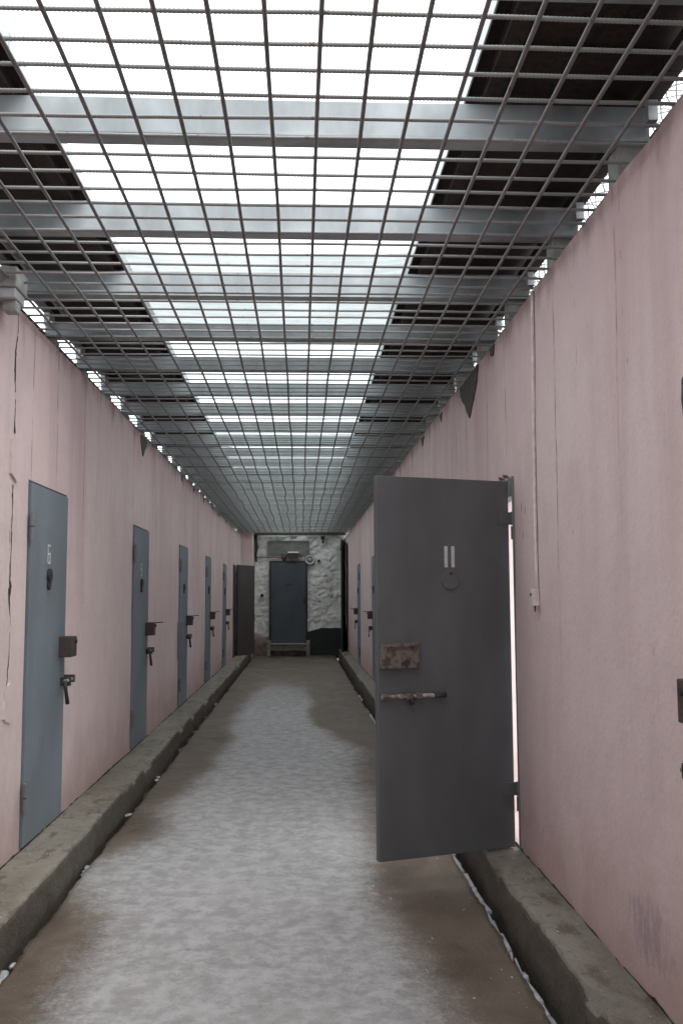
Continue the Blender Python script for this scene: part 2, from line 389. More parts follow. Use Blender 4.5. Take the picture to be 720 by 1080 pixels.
def make_floor():
    xs = [FX0+(FX1-FX0)*i/78 for i in range(79)]
    ys = [Y0+0.25*i for i in range(int((1.5-Y0)/0.25))]
    y = 1.5
    while y < 10: ys.append(y); y += 0.026
    while y < YE-0.02: ys.append(y); y += 0.06
    ys.append(YE-0.01)
    bm = bmesh.new(); lay = bm.verts.layers.float.new('ice')
    g = []
    for y in ys:
        row = []
        for i, x in enumerate(xs):
            ic = ice_amount(x, y)
            xx = x
            if i == 0: xx += 0.03*nz(1, y*3, 0)+0.012*nz(1, y*15, 0)
            if i == 78: xx += 0.022*nz(4, y*3, 0)+0.012*nz(3, y*15, 0)
            z = 0.012*fbm(x*2.2, y*2.2, 0, 4)+0.004*fbm(x*11, y*11, 5, 3)+0.010*ic
            v = bm.verts.new((xx, y, z)); v[lay] = ic; row.append(v)
        g.append(row)
    for j in range(len(ys)-1):
        for i in range(78): bm.faces.new((g[j][i], g[j][i+1], g[j+1][i+1], g[j+1][i]))
    # slab sides
    for i, s in ((0, 1), (78, -1)):
        low = [bm.verts.new((r[i].co.x+0.01*s, r[i].co.y, -0.18)) for r in g]
        for l, r in zip(low, g): l[lay] = 0
        for j in range(len(ys)-1):
            f = (g[j][i], g[j+1][i], low[j+1], low[j]); bm.faces.new(f if s > 0 else f[::-1])
    bmesh.ops.recalc_face_normals(bm, faces=bm.faces)
    struct(link('floor', mesh_bm('floor', bm, True), M['floor']))
make_floor()

def make_kerb(name, xw, xf, sgn, seed):
    """xw wall side, xf front edge; sgn = direction wall->corridor"""
    ys = []; y = Y0
    while y < YE-0.05:
        ys.append(y); y += 0.02 if 2.2 < y < 9 else (0.06 if y > 1 else 0.4)
    ys.append(YE-0.02)
    bm = bmesh.new(); rows = []
    wd = abs(xf-xw)
    for y in ys:
        chip = max(0, fbm(seed, y*2.3, 1.0, 5)-0.10)*0.10+0.010+0.010*nz(seed, y*14, 2)+0.006*nz(seed, y*37, 2)
        wob = 0.018*nz(seed, y*0.8, 5)+0.006*nz(seed, y*6, 5)
        sag = 0.012*nz(seed, y*0.4, 9)
        def p(u, z): return bm.verts.new((xw+sgn*u, y, z))
        W = wd+wob
        r = [p(-0.02, ZK+sag)]
        for t in (0.15, 0.35, 0.55, 0.75, 0.9):
            r.append(p((W-chip)*t, ZK+sag+0.010*fbm(t*wd*8+seed, y*8, 0, 4)))
        r.append(p(W-chip, ZK+sag-0.002+0.004*nz(seed, y*20, 1)))
        r.append(p(W-chip*0.25, ZK+sag-chip*0.8-0.004))
        for z in (0.11, 0.07, 0.03, -0.02):
            r.append(p(W+0.008*fbm(seed+z*9, y*7, z*9, 3)+(0.006 if z < 0.05 else 0), z))
        r.append(p(W+0.010, -0.18))
        rows.append(r)
    for a, b in zip(rows, rows[1:]):
        for i in range(len(a)-1): bm.faces.new((a[i], a[i+1], b[i+1], b[i]))
    bmesh.ops.recalc_face_normals(bm, faces=bm.faces)
    me = mesh_bm(name, bm, True)
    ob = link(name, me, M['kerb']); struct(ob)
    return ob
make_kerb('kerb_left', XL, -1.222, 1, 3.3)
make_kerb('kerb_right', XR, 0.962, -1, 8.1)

def ice_lumps():
    bm = bmesh.new()
    def lump(x, y, z, r):
        m = Matrix.Translation((x, y, z)) @ Matrix.Rotation(random.uniform(-.5, .5), 4, 'Z') @ Matrix.Diagonal((r*random.uniform(.6, 1), r*random.uniform(1.0, 2.4), r*random.uniform(.3, .6), 1))
        v = bmesh.ops.create_icosphere(bm, subdivisions=2, radius=1.0, matrix=m)['verts']
        for q in v: q.co += Vector((nz(*q.co, 30), nz(*(q.co+Vector((9, 0, 0))), 30), nz(*(q.co+Vector((0, 9, 0))), 30)))*r*0.45
    def slab(x, y, z, w_, l_, t_):
        m = Matrix.Translation((x, y, z)) @ Matrix.Rotation(random.uniform(-.12, .12), 4, 'Z') @ Matrix.Rotation(random.uniform(-.25, .25), 4, 'Y')
        vs = [v for v in add_box(bm, (-w_/2, -l_/2, -t_), (w_/2, l_/2, 0), min(w_, t_)*0.22) if v.is_valid]
        bmesh.ops.transform(bm, matrix=m, verts=vs)
        for q in vs: q.co += Vector((nz(*q.co, 25), nz(*(q.co+Vector((9, 0, 0))), 25), 0.4*nz(*(q.co+Vector((0, 9, 0))), 25)))*0.009
    y = 2.7
    while y < 6.2:
        l_ = random.uniform(.05, .19); w_ = random.uniform(.022, .046) if y < 3.3 or y > 4.0 else random.uniform(.012, .025)
        slab(FX1+0.006+w_*0.25, y+l_/2, random.uniform(-.015, .004), w_, l_, random.uniform(.02, .035)); y += l_+random.uniform(-.012, .02)
    y = 6.9
    while y < 14:
        l_ = random.uniform(.05, .2)
        if nz(1, y, 3, 1.3) > -0.15: slab(FX1+0.008, y, 0.0, random.uniform(.018, .035), l_, .02)
        y += l_+random.uniform(0, .12)
    for y in (3.5, 3.68, 3.8): slab(FX0-0.012, y, 0.0, .03, .12, .03)
    for y in (3.55, 3.62, 3.7, 3.76, 3.86, 3.93, 5.15, 5.22, 5.27, 6.5, 7.7, 7.8, 9.1, 9.2, 10.4, 11.6, 13):
        lump(-1.182+random.uniform(-.01, .01), y, -0.005, random.uniform(.013, .024))
    for _ in range(90):                                    # crumbs fallen on the ledges and floor edges
        y = random.uniform(2.8, 6.5)
        side = random.random()
        if side < .3: lump(random.uniform(1.0, 1.13), y, ZK+.004, random.uniform(.002, .005))
        elif side < .5: lump(random.uniform(-1.45, -1.25), y, ZK+.004, random.uniform(.002, .006))
        else: lump(random.uniform(.35, .85), y, 0.006, random.uniform(.002, .006))
    me = mesh_bm('ice_crumbs', bm, True)
    ob = link('ice_crumbs', me, M['dirty_snow']); stuff(ob)
    ob['label'] = 'grey crumbs of ice lying along both gutters beside the kerbs'; ob['category'] = 'ice'
ice_lumps()

# ------------------------------------------------------------------ pink walls
WZ = [-0.08, DZ0-0.01, 0.35, .6, .85, 1.1, 1.35, 1.6, 1.85, DZ1+0.015, 2.3, 2.5, 2.7, 2.85, 2.93, ZT]
def wall_d(seed, y, z):
    d = 0.006*fbm(seed, y*0.9, z*0.9, 3)
    if z > 2.9: d -= 0.006*abs(nz(seed, y*7, z))
    return d
def wall_surf(seed, y, z):
    for a, b in zip(WZ, WZ[1:]):
        if a <= z <= b or b == ZT:
            t = min(1, (z-a)/(b-a)); return wall_d(seed, y, a)*(1-t)+wall_d(seed, y, b)*t
def wall(name, xin, sgn, y0, y1, openings, seed):
    """front face at xin looking along sgn; body extends away from the corridor"""
    ys = set(); y = y0
    while y < y1: ys.add(round(y, 4)); y += 0.05 if y > 1.5 else 0.3
    ys.add(y1)
    for a, b in openings:
        ys = {q for q in ys if abs(q-a) > .02 and abs(q-b) > .02} | {a, b}
    ys = sorted(ys)
    zs = WZ
    bm = bmesh.new()
    def inside(ya, yb, za, zb):
        return any(a-1e-4 <= ya and yb <= b+1e-4 for a, b in openings) and za >= DZ0-0.02 and zb <= DZ1+0.02
    fr = {}; bk = {}
    def edge_y(q): return any(abs(q-a) < 1e-3 or abs(q-b) < 1e-3 for a, b in openings)
    for i, y in enumerate(ys):
        for j, z in enumerate(zs):
            zz = z
            if j == len(zs)-1:
                zz = z+0.012*nz(seed, y*0.5, 1)+0.010*fbm(seed, y*4, 0, 3)-0.05*max(0, fbm(seed+4, y*3, 2, 3)-0.35)
            d = wall_d(seed, y, z)
            fr[i, j] = bm.verts.new((xin+sgn*d, y, zz)); bk[i, j] = bm.verts.new((xin-sgn*WT, y, zz))
    cells = {(i, j) for i in range(len(ys)-1) for j in range(len(zs)-1) if not inside(ys[i], ys[i+1], zs[j], zs[j+1])}
    for i, j in cells:
        bm.faces.new((fr[i, j], fr[i+1, j], fr[i+1, j+1], fr[i, j+1]))
        bm.faces.new((bk[i, j+1], bk[i+1, j+1], bk[i+1, j], bk[i, j]))
        for (di, dj, p, q) in ((-1, 0, (i, j), (i, j+1)), (1, 0, (i+1, j), (i+1, j+1)), (0, -1, (i, j), (i+1, j)), (0, 1, (i, j+1), (i+1, j+1))):
            if (i+di, j+dj) not in cells: bm.faces.new((fr[p], fr[q], bk[q], bk[p]))
    for v in [v for v in bm.verts if not v.link_faces]: bm.verts.remove(v)
    bmesh.ops.recalc_face_normals(bm, faces=bm.faces)
    root = empty(name, (xin, y0, 0))
    me = mesh_bm('plaster_face', bm)
    me.transform(Matrix.Translation((0, 0, 0)))
    ob = link('wall_body', me, M['pink'], root)
    ob.matrix_parent_inverse = root.matrix_basis.inverted()
    bpy_keep.append(root)
    return root
bpy_keep = []
def child(root, ob):
    ob.parent = root; ob.matrix_parent_inverse = Matrix.Translation(root.location).inverted() if root.rotation_euler.z == 0 else (Matrix.Translation(root.location) @ Matrix.Rotation(root.rotation_euler.z, 4, 'Z')).inverted()
    return ob

lw = wall('plaster_wall', XL, 1, Y0, Y1, [(a-0.012, a+DW+0.012) for a in L_DOORS], 2.2)
tag(lw, 'long pink plaster wall with five closed grey doors and a jagged crack', 'wall')
rw = wall('plaster_wall', XR, -1, Y0, YE+0.02, [(a-0.012 if a != 4.90 else a, a+DW+0.012) for a in R_DOORS], 6.4)
tag(rw, 'streaked pink plaster wall behind the open numbered door', 'wall')

def jag(y, z0, z1, amp, seed, step=0.035):
    pts = []; z = z1
    while z > z0: pts.append((y+amp*fbm(seed, z*3.5, 0, 4)+0.4*amp*nz(seed, z*30, 3), z)); z -= step
    return pts
def crack(root, xin, sgn, pts, wfun, nm='crack'):
    sd_ = 2.2 if sgn > 0 else 6.4
    bm = bmesh.new(); prev = None
    for i, (y, z) in enumerate(pts):
        wd = wfun(i/len(pts), z)
        if wd < 0.0012: prev = None; continue
        x = xin+sgn*(wall_surf(sd_, y, z)+0.0012)
        cur = [bm.verts.new((x, y-wd/2, z)), bm.verts.new((x+sgn*0.0004, y, z)), bm.verts.new((x, y+wd/2, z))]
        if prev:
            bm.faces.new((prev[0], prev[1], cur[1], cur[0])); bm.faces.new((prev[1], prev[2], cur[2], cur[1]))
        prev = cur
    return child(root, link(nm, mesh_bm(nm, bm), M['crack']))
# crack near the left picture edge
crack(lw, XL, 1, jag(4.74, 0.95, 2.99, 0.030, 4.0, 0.018), lambda t, z: (0.008+0.055*max(0, nz(1, z*5, 0)+.12)+0.016*nz(4, z*40, 2))*(1 if z > 1.5 else .5)*(1 if not 2.08 < z < 2.34 else 0))
crack(lw, XL, 1, jag(4.715, 1.5, 1.98, 0.02, 14.0, 0.018), lambda t, z: 0.03*max(0, nz(7, z*6, 0)+.1))
crack(lw, XL, 1, jag(13.3, 2.45, 2.99, 0.015, 9.0), lambda t, z: 0.008*(1-t))
crack(lw, XL, 1, jag(7.55, 2.55, 2.99, 0.012, 5.0), lambda t, z: 0.003*(1-t))
crack(rw, XR, -1, jag(3.17, 2.05, 2.99, 0.010, 7.0), lambda t, z: 0.0032*(1-t)*(0.4+1.2*abs(nz(2, z*9, 1))))
crack(rw, XR, -1, jag(3.72, 1.9, 2.99, 0.010, 8.0), lambda t, z: 0.0032*(1-t)*(0.4+1.2*abs(nz(2, z*9, 1))))
crack(rw, XR, -1, jag(4.40, 2.3, 2.99, 0.010, 8.8), lambda t, z: 0.0032*(1-t)*(0.4+1.2*abs(nz(2, z*9, 1))))
crack(rw, XR, -1, jag(5.15, 2.60, 2.99, 0.010, 3.8), lambda t, z: 0.0032*(1-t)*(0.4+1.2*abs(nz(2, z*9, 1))))
for (y, z) in ((4.66, 1.96), (4.71, 1.83), (4.74, 1.98)): crack(rw, XR, -1, jag(y, z-0.055, z, 0.004, y*9, 0.012), lambda t, z: 0.008*math.sin(math.pi*min(1, t+.05)))
def base_joint(root, xin, sgn, sd_):
    bm = bmesh.new(); prev = None; y = Y0
    while y < Y1:
        x = xin+sgn*(wall_surf(sd_, y, 0.17)+0.003)
        cur = [bm.verts.new((x, y, 0.12)), bm.verts.new((x-sgn*0.001, y, ZK+0.006+0.008*nz(sd_, y*5, 3)+0.018*max(0, nz(sd_, y*17, 1))))]
        if prev: bm.faces.new((prev[0], cur[0], cur[1], prev[1]))
        prev = cur; y += 0.03 if y > 1.5 else 0.4
    return child(root, link('base_joint', mesh_bm('base_joint', bm), M['crack']))
base_joint(lw, XL, 1, 2.2); base_joint(rw, XR, -1, 6.4)
def patch(root, xin, sgn, pts, nm='bare_patch', mat='bare', jit=0.012, th=0.0075):
    P = []
    for (a, b) in zip(pts, pts[1:]+pts[:1]):
        for k in range(5):
            t = k/5; y = a[0]+(b[0]-a[0])*t; z = a[1]+(b[1]-a[1])*t
            P.append((xin-sgn*0.002, y+jit*nz(y*20, z*20, 1), z+jit*nz(y*20, z*20, 7)))
    return child(root, prism(nm, P, (sgn*th, 0, 0), M[mat]))
patch(rw, XR, -1, [(5.80, 2.995), (5.84, 2.90), (5.96, 2.80), (6.12, 2.70), (6.28, 2.82), (6.44, 2.92), (6.48, 2.99)])
patch(rw, XR, -1, [(5.30, 2.995), (5.33, 2.93), (5.40, 2.95), (5.42, 2.99)])
patch(rw, XR, -1, [(7.3, 2.99), (7.36, 2.92), (7.45, 2.99)])
patch(rw, XR, -1, [(8.4, 2.99), (8.5, 2.91), (8.62, 2.99)])
patch(rw, XR, -1, [(2.64, 2.16), (2.665, 2.14), (2.672, 2.08), (2.66, 1.98), (2.64, 1.96)])
patch(lw, XL, 1, [(8.42, 2.995), (8.45, 2.90), (8.56, 2.81), (8.68, 2.90), (8.74, 2.94), (8.78, 2.99)])
for y in (11.3, 12.6, 13.9, 15.2, 16.4, 18.0, 19.4): patch(lw, XL, 1, [(y, 2.995), (y+.06, 2.93), (y+.16, 2.995)])
# repaired, slightly raised pink filler on the crack
patch(lw, XL, 1, [(4.69, 2.31), (4.68, 2.12), (4.77, 2.09), (4.81, 2.22), (4.79, 2.32)], 'filler_patch', 'pink', 0.02, 0.012)
patch(lw, XL, 1, [(4.68, 1.05), (4.67, 0.88), (4.79, 0.86), (4.81, 1.05)], 'filler_patch', 'pink', 0.02, 0.008)
child(rw, box('light_baffle', (XR+WT-0.012, Y0, ZT-0.08), (XR+WT+0.09, Y1, 3.325), M['bare'], None, 0.006))  # unseen strip added behind the wall to cut skylight leaking in
child(lw, box('light_baffle', (XL-WT-0.09, Y0, ZT-0.08), (XL-WT+0.012, Y1, 3.275), M['bare'], None, 0.006))  # left counterpart, also added to hold back low skylight
# pier at the far end of the left wall
child(lw, box('pier', (XL-0.1, Y1-0.001, -0.05), (-1.19, YE+0.05, 3.2), M['pink'], None, 0.01))

# ------------------------------------------------------------------ cell doors
SEG = {'6': 'afedcg', '5': 'afgcd', '4': 'fgbc', '3': 'abgcd', '2': 'abged', '11': ''}
def digit_mesh(ch, w_=0.058, h=0.115, t=0.013):
    bm = bmesh.new(); D = 0.0016
    bars = {'a': ((0, h-t), (w_, h)), 'd': ((0, 0), (w_, t)), 'g': ((0, h*.52-t/2), (w_, h*.52+t/2)),
            'f': ((0, h*.52), (t, h)), 'e': ((0, 0), (t, h*.52)), 'b': ((w_-t, h*.52), (w_, h)), 'c': ((w_-t, 0), (w_, h*.52))}
    for i, s in enumerate(SEG[ch]):
        (x0, z0), (x1, z1) = bars[s]; d = D+0.00015*i
        add_box(bm, (x0-w_/2, -d, z0), (x1-w_/2, 0.002, z1))
    return mesh_bm('painted_number', bm)

def make_door(root, m, mat, num=None, peep='oval', H=DZ1-DZ0, Wd=DW, open_=False, side_bar=False, lockmat='lock', pin=True):
    """leaf runs from the hinge at local 0 along m*x; outer face looks to local -y"""
    T = 0.042
    def X(a, b): return (min(m*a, m*b), max(m*a, m*b))
    x0, x1 = X(0.008, Wd)
    bm = bmesh.new(); add_box(bm, (x0, -0.012, 0), (x1, T-0.012, H), 0.004)
    link('leaf', mesh_bm('leaf', bm), mat, root)
    yo = -0.012
    # hinges: two knuckles with a plate each
    for z in (H*0.135, H*0.875):
        a, b = X(-0.030, 0.004)
        bm = bmesh.new()
        add_tube(bm, [(m*-0.012, yo-0.012, z-0.075), (m*-0.012, yo-0.012, z-0.003)], 0.014, 10)
        add_tube(bm, [(m*-0.012, yo-0.012, z+0.003), (m*-0.012, yo-0.012, z+0.075)], 0.0155, 10)
        a, b = X(-0.012, 0.075)
        add_box(bm, (a, yo-0.006, z+0.005), (b, yo+0.001, z+0.073), 0.001)
        link('hinge', mesh_bm('hinge', bm), mat if open_ else M['frame'], root)
    # lock case near the free edge
    zl = 1.02; u0, u1 = (Wd-0.215, Wd-0.008) if open_ else (Wd-0.15, Wd-0.005)
    a, b = X(u0, u1); dp = 0.045 if open_ else 0.075
    bm = bmesh.new(); add_box(bm, (a, yo-dp, zl-0.062), (b, yo+0.001, zl+0.062), 0.004)
    lk = link('lock_case', mesh_bm('lock_case', bm), M[lockmat], root)
    if open_:
        a, b = X(u0-0.004, u1); bm = bmesh.new(); add_box(bm, (a, yo-dp-0.006, zl+0.048), (b, yo-dp+0.004, zl+0.068), 0.002); link('lid_lip', mesh_bm('lid_lip', bm), M['lockp'], lk)
        a, b = X(u1-0.15, u1-0.03); bm = bmesh.new(); add_box(bm, (a, yo-dp-0.004, zl+0.034), (b, yo-dp+0.004, zl+0.043), 0.001); link('rust_seam', mesh_bm('rust_seam', bm), M['red'], lk)
        bm = bmesh.new(); add_tube(bm, [(m*(u0+0.075), yo-dp+0.004, zl-0.035), (m*(u0+0.075), yo-dp-0.010, zl-0.035)], 0.016, 12); add_box(bm, (*X(u0+0.075, u0+0.105)[:1], yo-dp-0.010, zl-0.045), (X(u0+0.075, u0+0.105)[1], yo-dp+0.002, zl-0.028), 0.002)
        link('keyhole_cover', mesh_bm('keyhole_cover', bm), M['dark'], lk)
        for du, dzz in ((0.02, -0.05), (0.06, -0.052), (0.10, -0.05), (0.02, 0.02), (0.15, 0.03), (0.19, -0.03)):
            bm = bmesh.new(); add_tube(bm, [(m*(u1-du), yo-dp+0.002, zl+dzz), (m*(u1-du), yo-dp-0.004, zl+dzz)], 0.006, 8); link('rivet', mesh_bm('rivet', bm), M['lockp'], lk)
    else:
        bm = bmesh.new(); add_tube(bm, [(m*(u1-0.045), yo-dp+0.004, zl+0.030), (m*(u1-0.045), yo-dp-0.012, zl+0.030)], 0.013, 10); link('keyhole_cover', mesh_bm('keyhole_cover', bm), M['dark'], lk)
        if num != '6' and pin:
            bm = bmesh.new(); add_tube(bm, [(m*(u1-0.03), yo-dp+0.01, zl+0.055), (m*(u1-0.03), yo-dp-0.075, zl+0.062)], 0.005, 8); link('key_pin', mesh_bm('key_pin', bm), M['dark'], lk)
    # sliding bolt
    zb = 0.815
    if open_:
        u_a, u_b = Wd-0.365, Wd-0.010
        bm = bmesh.new(); add_tube(bm, [(m*u_a, yo-0.028, zb), (m*(u_a+0.06), yo-0.028, zb-0.003), (m*(u_a+0.075), yo-0.022, zb), (m*u_b, yo-0.022, zb)], [0.011, 0.012, 0.011, 0.011], 10)
        bt = link('bolt', mesh_bm('bolt', bm, True), M['bare_steel'], root)
        bm = bmesh.new(); add_tube(bm, [(m*(u_a-0.004), yo-0.028, zb), (m*(u_a+0.065), yo-0.028, zb-0.003)], 0.0145, 10); link('bolt_grip', mesh_bm('bolt_grip', bm, True), M['dark'], bt)
        bm = bmesh.new(); add_tube(bm, [(m*(u_a+0.19), yo-0.022, zb-0.005), (m*(u_a+0.185), yo-0.026, zb-0.042)], [0.010, 0.013], 8); link('bolt_stop', mesh_bm('bolt_stop', bm, True), M['dark'], bt)
        for uu in (u_b-0.02, u_b-0.15, u_a+0.15):
            a, b = X(uu-0.018, uu+0.018); bm = bmesh.new(); add_box(bm, (a, yo-0.036, zb-0.016), (b, yo+0.001, zb+0.016), 0.004); link('bolt_guide', mesh_bm('bolt_guide', bm), M['lockp'], bt)
    else:
        u_a = Wd-0.175
        bm = bmesh.new(); add_tube(bm, [(m*u_a, yo-0.045, zb), (m*(Wd+0.05), yo-0.040, zb)], 0.011, 10); bt = link('bolt', mesh_bm('bolt', bm, True), M['bare_steel'], root)
        bm = bmesh.new(); add_tube(bm, [(m*(u_a+0.004), yo-0.046, zb+0.006), (m*(u_a+0.002), yo-0.055, zb-0.05), (m*(u_a+0.03), yo-0.06, zb-0.135)], [0.012, 0.011, 0.013], 8); link('bolt_handle', mesh_bm('bolt_handle', bm, True), M['dark'], bt)
        a, b = X(Wd-0.095, Wd-0.055); bm = bmesh.new(); add_box(bm, (a, yo-0.058, zb-0.034), (b, yo+0.001, zb+0.018), 0.004); link('bolt_guide', mesh_bm('bolt_guide', bm), M['dark'], bt)
        a, b = X(Wd+0.022, Wd+(0.052 if pin else 0.026)); bm = bmesh.new(); add_box(bm, (a, yo-0.056, zb-0.022), (b, yo+0.030, zb+0.024), 0.004); link('bolt_keep', mesh_bm('bolt_keep', bm), M['lock'], bt)
    # peephole cover
    uc = 0.375
    if peep == 'disc':
        zc = 1.408; pv = (0.375, zc)
        bm = bmesh.new()
        add_tube(bm, [(m*uc, yo+0.002, zc), (m*uc, yo-0.010, zc), (m*uc, yo-0.012, zc)], [0.050, 0.050, 0.048], 28)
        pc = link('peephole_cover', mesh_bm('peephole_cover', bm), mat, root)
        bm = bmesh.new(); add_tube(bm, [(m*(uc-0.004), yo-0.010, zc+0.034), (m*(uc-0.004), yo-0.018, zc+0.034)], 0.007, 10); link('pivot', mesh_bm('pivot', bm), M['dark'], pc)
    elif peep == 'oval':
        zc = 1.43
        bm = bmesh.new()
        add_tube(bm, [(m*uc, yo+0.002, zc+0.018), (m*uc, yo-0.016, zc+0.018)], 0.040, 20)
        add_tube(bm, [(m*uc, yo+0.002, zc-0.032), (m*uc, yo-0.012, zc-0.032)], 0.033, 20)
        pc = link('peephole_cover', mesh_bm('peephole_cover', bm), M['dark'], root)
        bm = bmesh.new(); add_tube(bm, [(m*uc, yo-0.014, zc+0.022), (m*uc, yo-0.022, zc+0.022)], 0.010, 10); link('pivot', mesh_bm('pivot', bm), M['lock'], pc)
    # painted number
    if num == '11':
        for du in (-0.0235, 0.0175):
            bm = bmesh.new(); a, b = X(uc+0.002+du-0.0095, uc+0.002+du+0.0095); add_box(bm, (a, yo-0.0016, 1.476), (b, yo+0.002, 1.588)); link('painted_number', mesh_bm('painted_number', bm), M['digit'], root)
    elif num:
        nb = link('painted_number', digit_mesh(num), M['digit'] if num in '65' else M['digit_faint'], root); nb.location = (m*uc, yo, 1.515)
    if side_bar:
        a, b = X(-0.075, -0.028); bm = bmesh.new(); add_box(bm, (a, yo-0.055, 0.58), (b, yo+0.010, 1.03), 0.006); link('side_bar', mesh_bm('side_bar', bm), M['door_blue'], root)
    return root

def door_frame(root, wall_root, xin, sgn, ya, yb):
    """thin steel angle round the opening, part of the wall"""
    bm = bmesh.new()
    t = 0.012; d0, d1 = xin-sgn*0.10, xin-sgn*0.009
    lo, hi = min(d0, d1), max(d0, d1)
    add_box(bm, (lo, ya-0.020, DZ0-0.012), (hi, ya-0.004, DZ1+0.020))
    add_box(bm, (lo, yb+0.004, DZ0-0.012), (hi, yb+0.020, DZ1+0.020))
    add_box(bm, (lo+0.001, ya-0.0039, DZ1+0.006), (hi-0.001, yb+0.0039, DZ1+0.0195))
    return child(wall_root, link('door_frame', mesh_bm('door_frame', bm), M['frame']))

lab_l = ['blue-grey steel door numbered 6, nearest on the left wall',
         'blue-grey steel door numbered 5, second along the left wall',
         'third closed steel door on the left wall, with a bar beside its hinges',
         'fourth closed grey steel door along the left wall',
         'farthest closed grey door on the left wall, before the dark open one']
for i, (y, n_, lb) in enumerate(zip(L_DOORS, ('6', '5', '4', None, None), lab_l)):
    d = empty('cell_door', (XL+0.0, y, DZ0), R(90))
    make_door(d, 1, M['door_blue'], n_, side_bar=(i == 2)); tag(d, lb, 'door', 'closed cell doors')
    door_frame(d, lw, XL, 1, y, y+DW)
lab_r = {1.81: 'closed door at the right picture edge, only its latch side in view',
         13.95: 'closed grey door on the right wall, nearer of the two beside the open door',
         17.75: 'farther closed grey door on the right wall, next to the end wall'}
for y in R_DOORS:
    if y == 4.90: continue
    d = empty('cell_door', (XR, y, DZ0), R(-90))
    make_door(d, -1, M['door_blue'], None, pin=(y > 3)); tag(d, lab_r[y], 'door', 'closed cell doors')
    door_frame(d, rw, XR, -1, y, y+DW)
d = empty('cell_door', (1.14, 4.93, DZ0-0.005), R(-90+108))
make_door(d, -1, M['door_grey'], '11', 'disc', open_=True, lockmat='lockp')
tag(d, 'open dark grey steel door with two white painted strokes and rusty lock', 'door')
# frame of the open doorway, steel angle on the jambs and head
bm = bmesh.new()
add_box(bm, (XR-0.008, 4.893, DZ0-0.012), (XR+0.06, 4.905, DZ1+0.02))
add_box(bm, (XR-0.006, 4.9051, DZ1-0.085), (XR+0.06, 4.90+DW+0.01, DZ1+0.016))
add_box(bm, (XR-0.006, 4.90+DW+0.0005, DZ0-0.012), (XR+0.05, 4.90+DW+0.013, DZ1-0.0851))
child(rw, link('door_frame', mesh_bm('door_frame', bm), M['frame']))
bm = bmesh.new()
for k in range(4):
    add_tube(bm, [(XR-0.002, 4.98+0.055*k, DZ1+0.022+0.006*(k % 2)), (XR-0.018, 5.0+0.055*k, DZ1+0.04+0.008*(k % 2)), (XR-0.006, 5.02+0.055*k, DZ1+0.03)], 0.004, 5)
child(rw, link('chipped_edge', mesh_bm('chipped_edge', bm), M['red']))

# dark door standing open at the far left
d = empty('cell_door', (-1.455, 20.95, ZK+0.005), R(90+154))
make_door(d, -1, M['door_brown'], None, None, H=2.06)
tag(d, 'brown-black steel door standing open at the far left of the corridor', 'door')
# its doorway: black slab on the wall paints the darkness of the opening
child(lw, box('doorway_dark', (XL-0.05, 20.15, ZK+0.004), (XL+0.0085, 20.93, 2.2), M['tar']))

# tall dark gate leaf folded back at the far right
g = empty('gate_leaf', (1.13, 23.3, 0.02), 0)
bm = bmesh.new(); add_box(bm, (-0.02, -1.10, 0), (0.02, 0, 2.86), 0.004, Matrix.Rotation(R(-7), 4, 'Z')); link('leaf', mesh_bm('leaf', bm), M['dark'], g)
for z in (0.3, 1.45, 2.6):
    bm = bmesh.new(); add_box(bm, (-0.045, -0.97, z), (-0.021, -0.02, z+0.05), 0.002, Matrix.Rotation(R(-7), 4, 'Z')); link('brace', mesh_bm('brace', bm), M['dark'], g)
tag(g, 'tall narrow black steel leaf folded back beside the whitewashed end wall', 'gate')

# ------------------------------------------------------------------ right yard seen through the doorway
yw = empty('yard_wall', (1.5, 7.9, 0))
bm = bmesh.new(); add_box(bm, (XR+WT+0.01, 7.9, -0.05), (6.0, 8.1, 2.9)); child(yw, link('wall_body', mesh_bm('wall_body', bm), M['pink']))
tag(yw, 'bright pink yard wall seen through the gap beside the open door', 'wall')

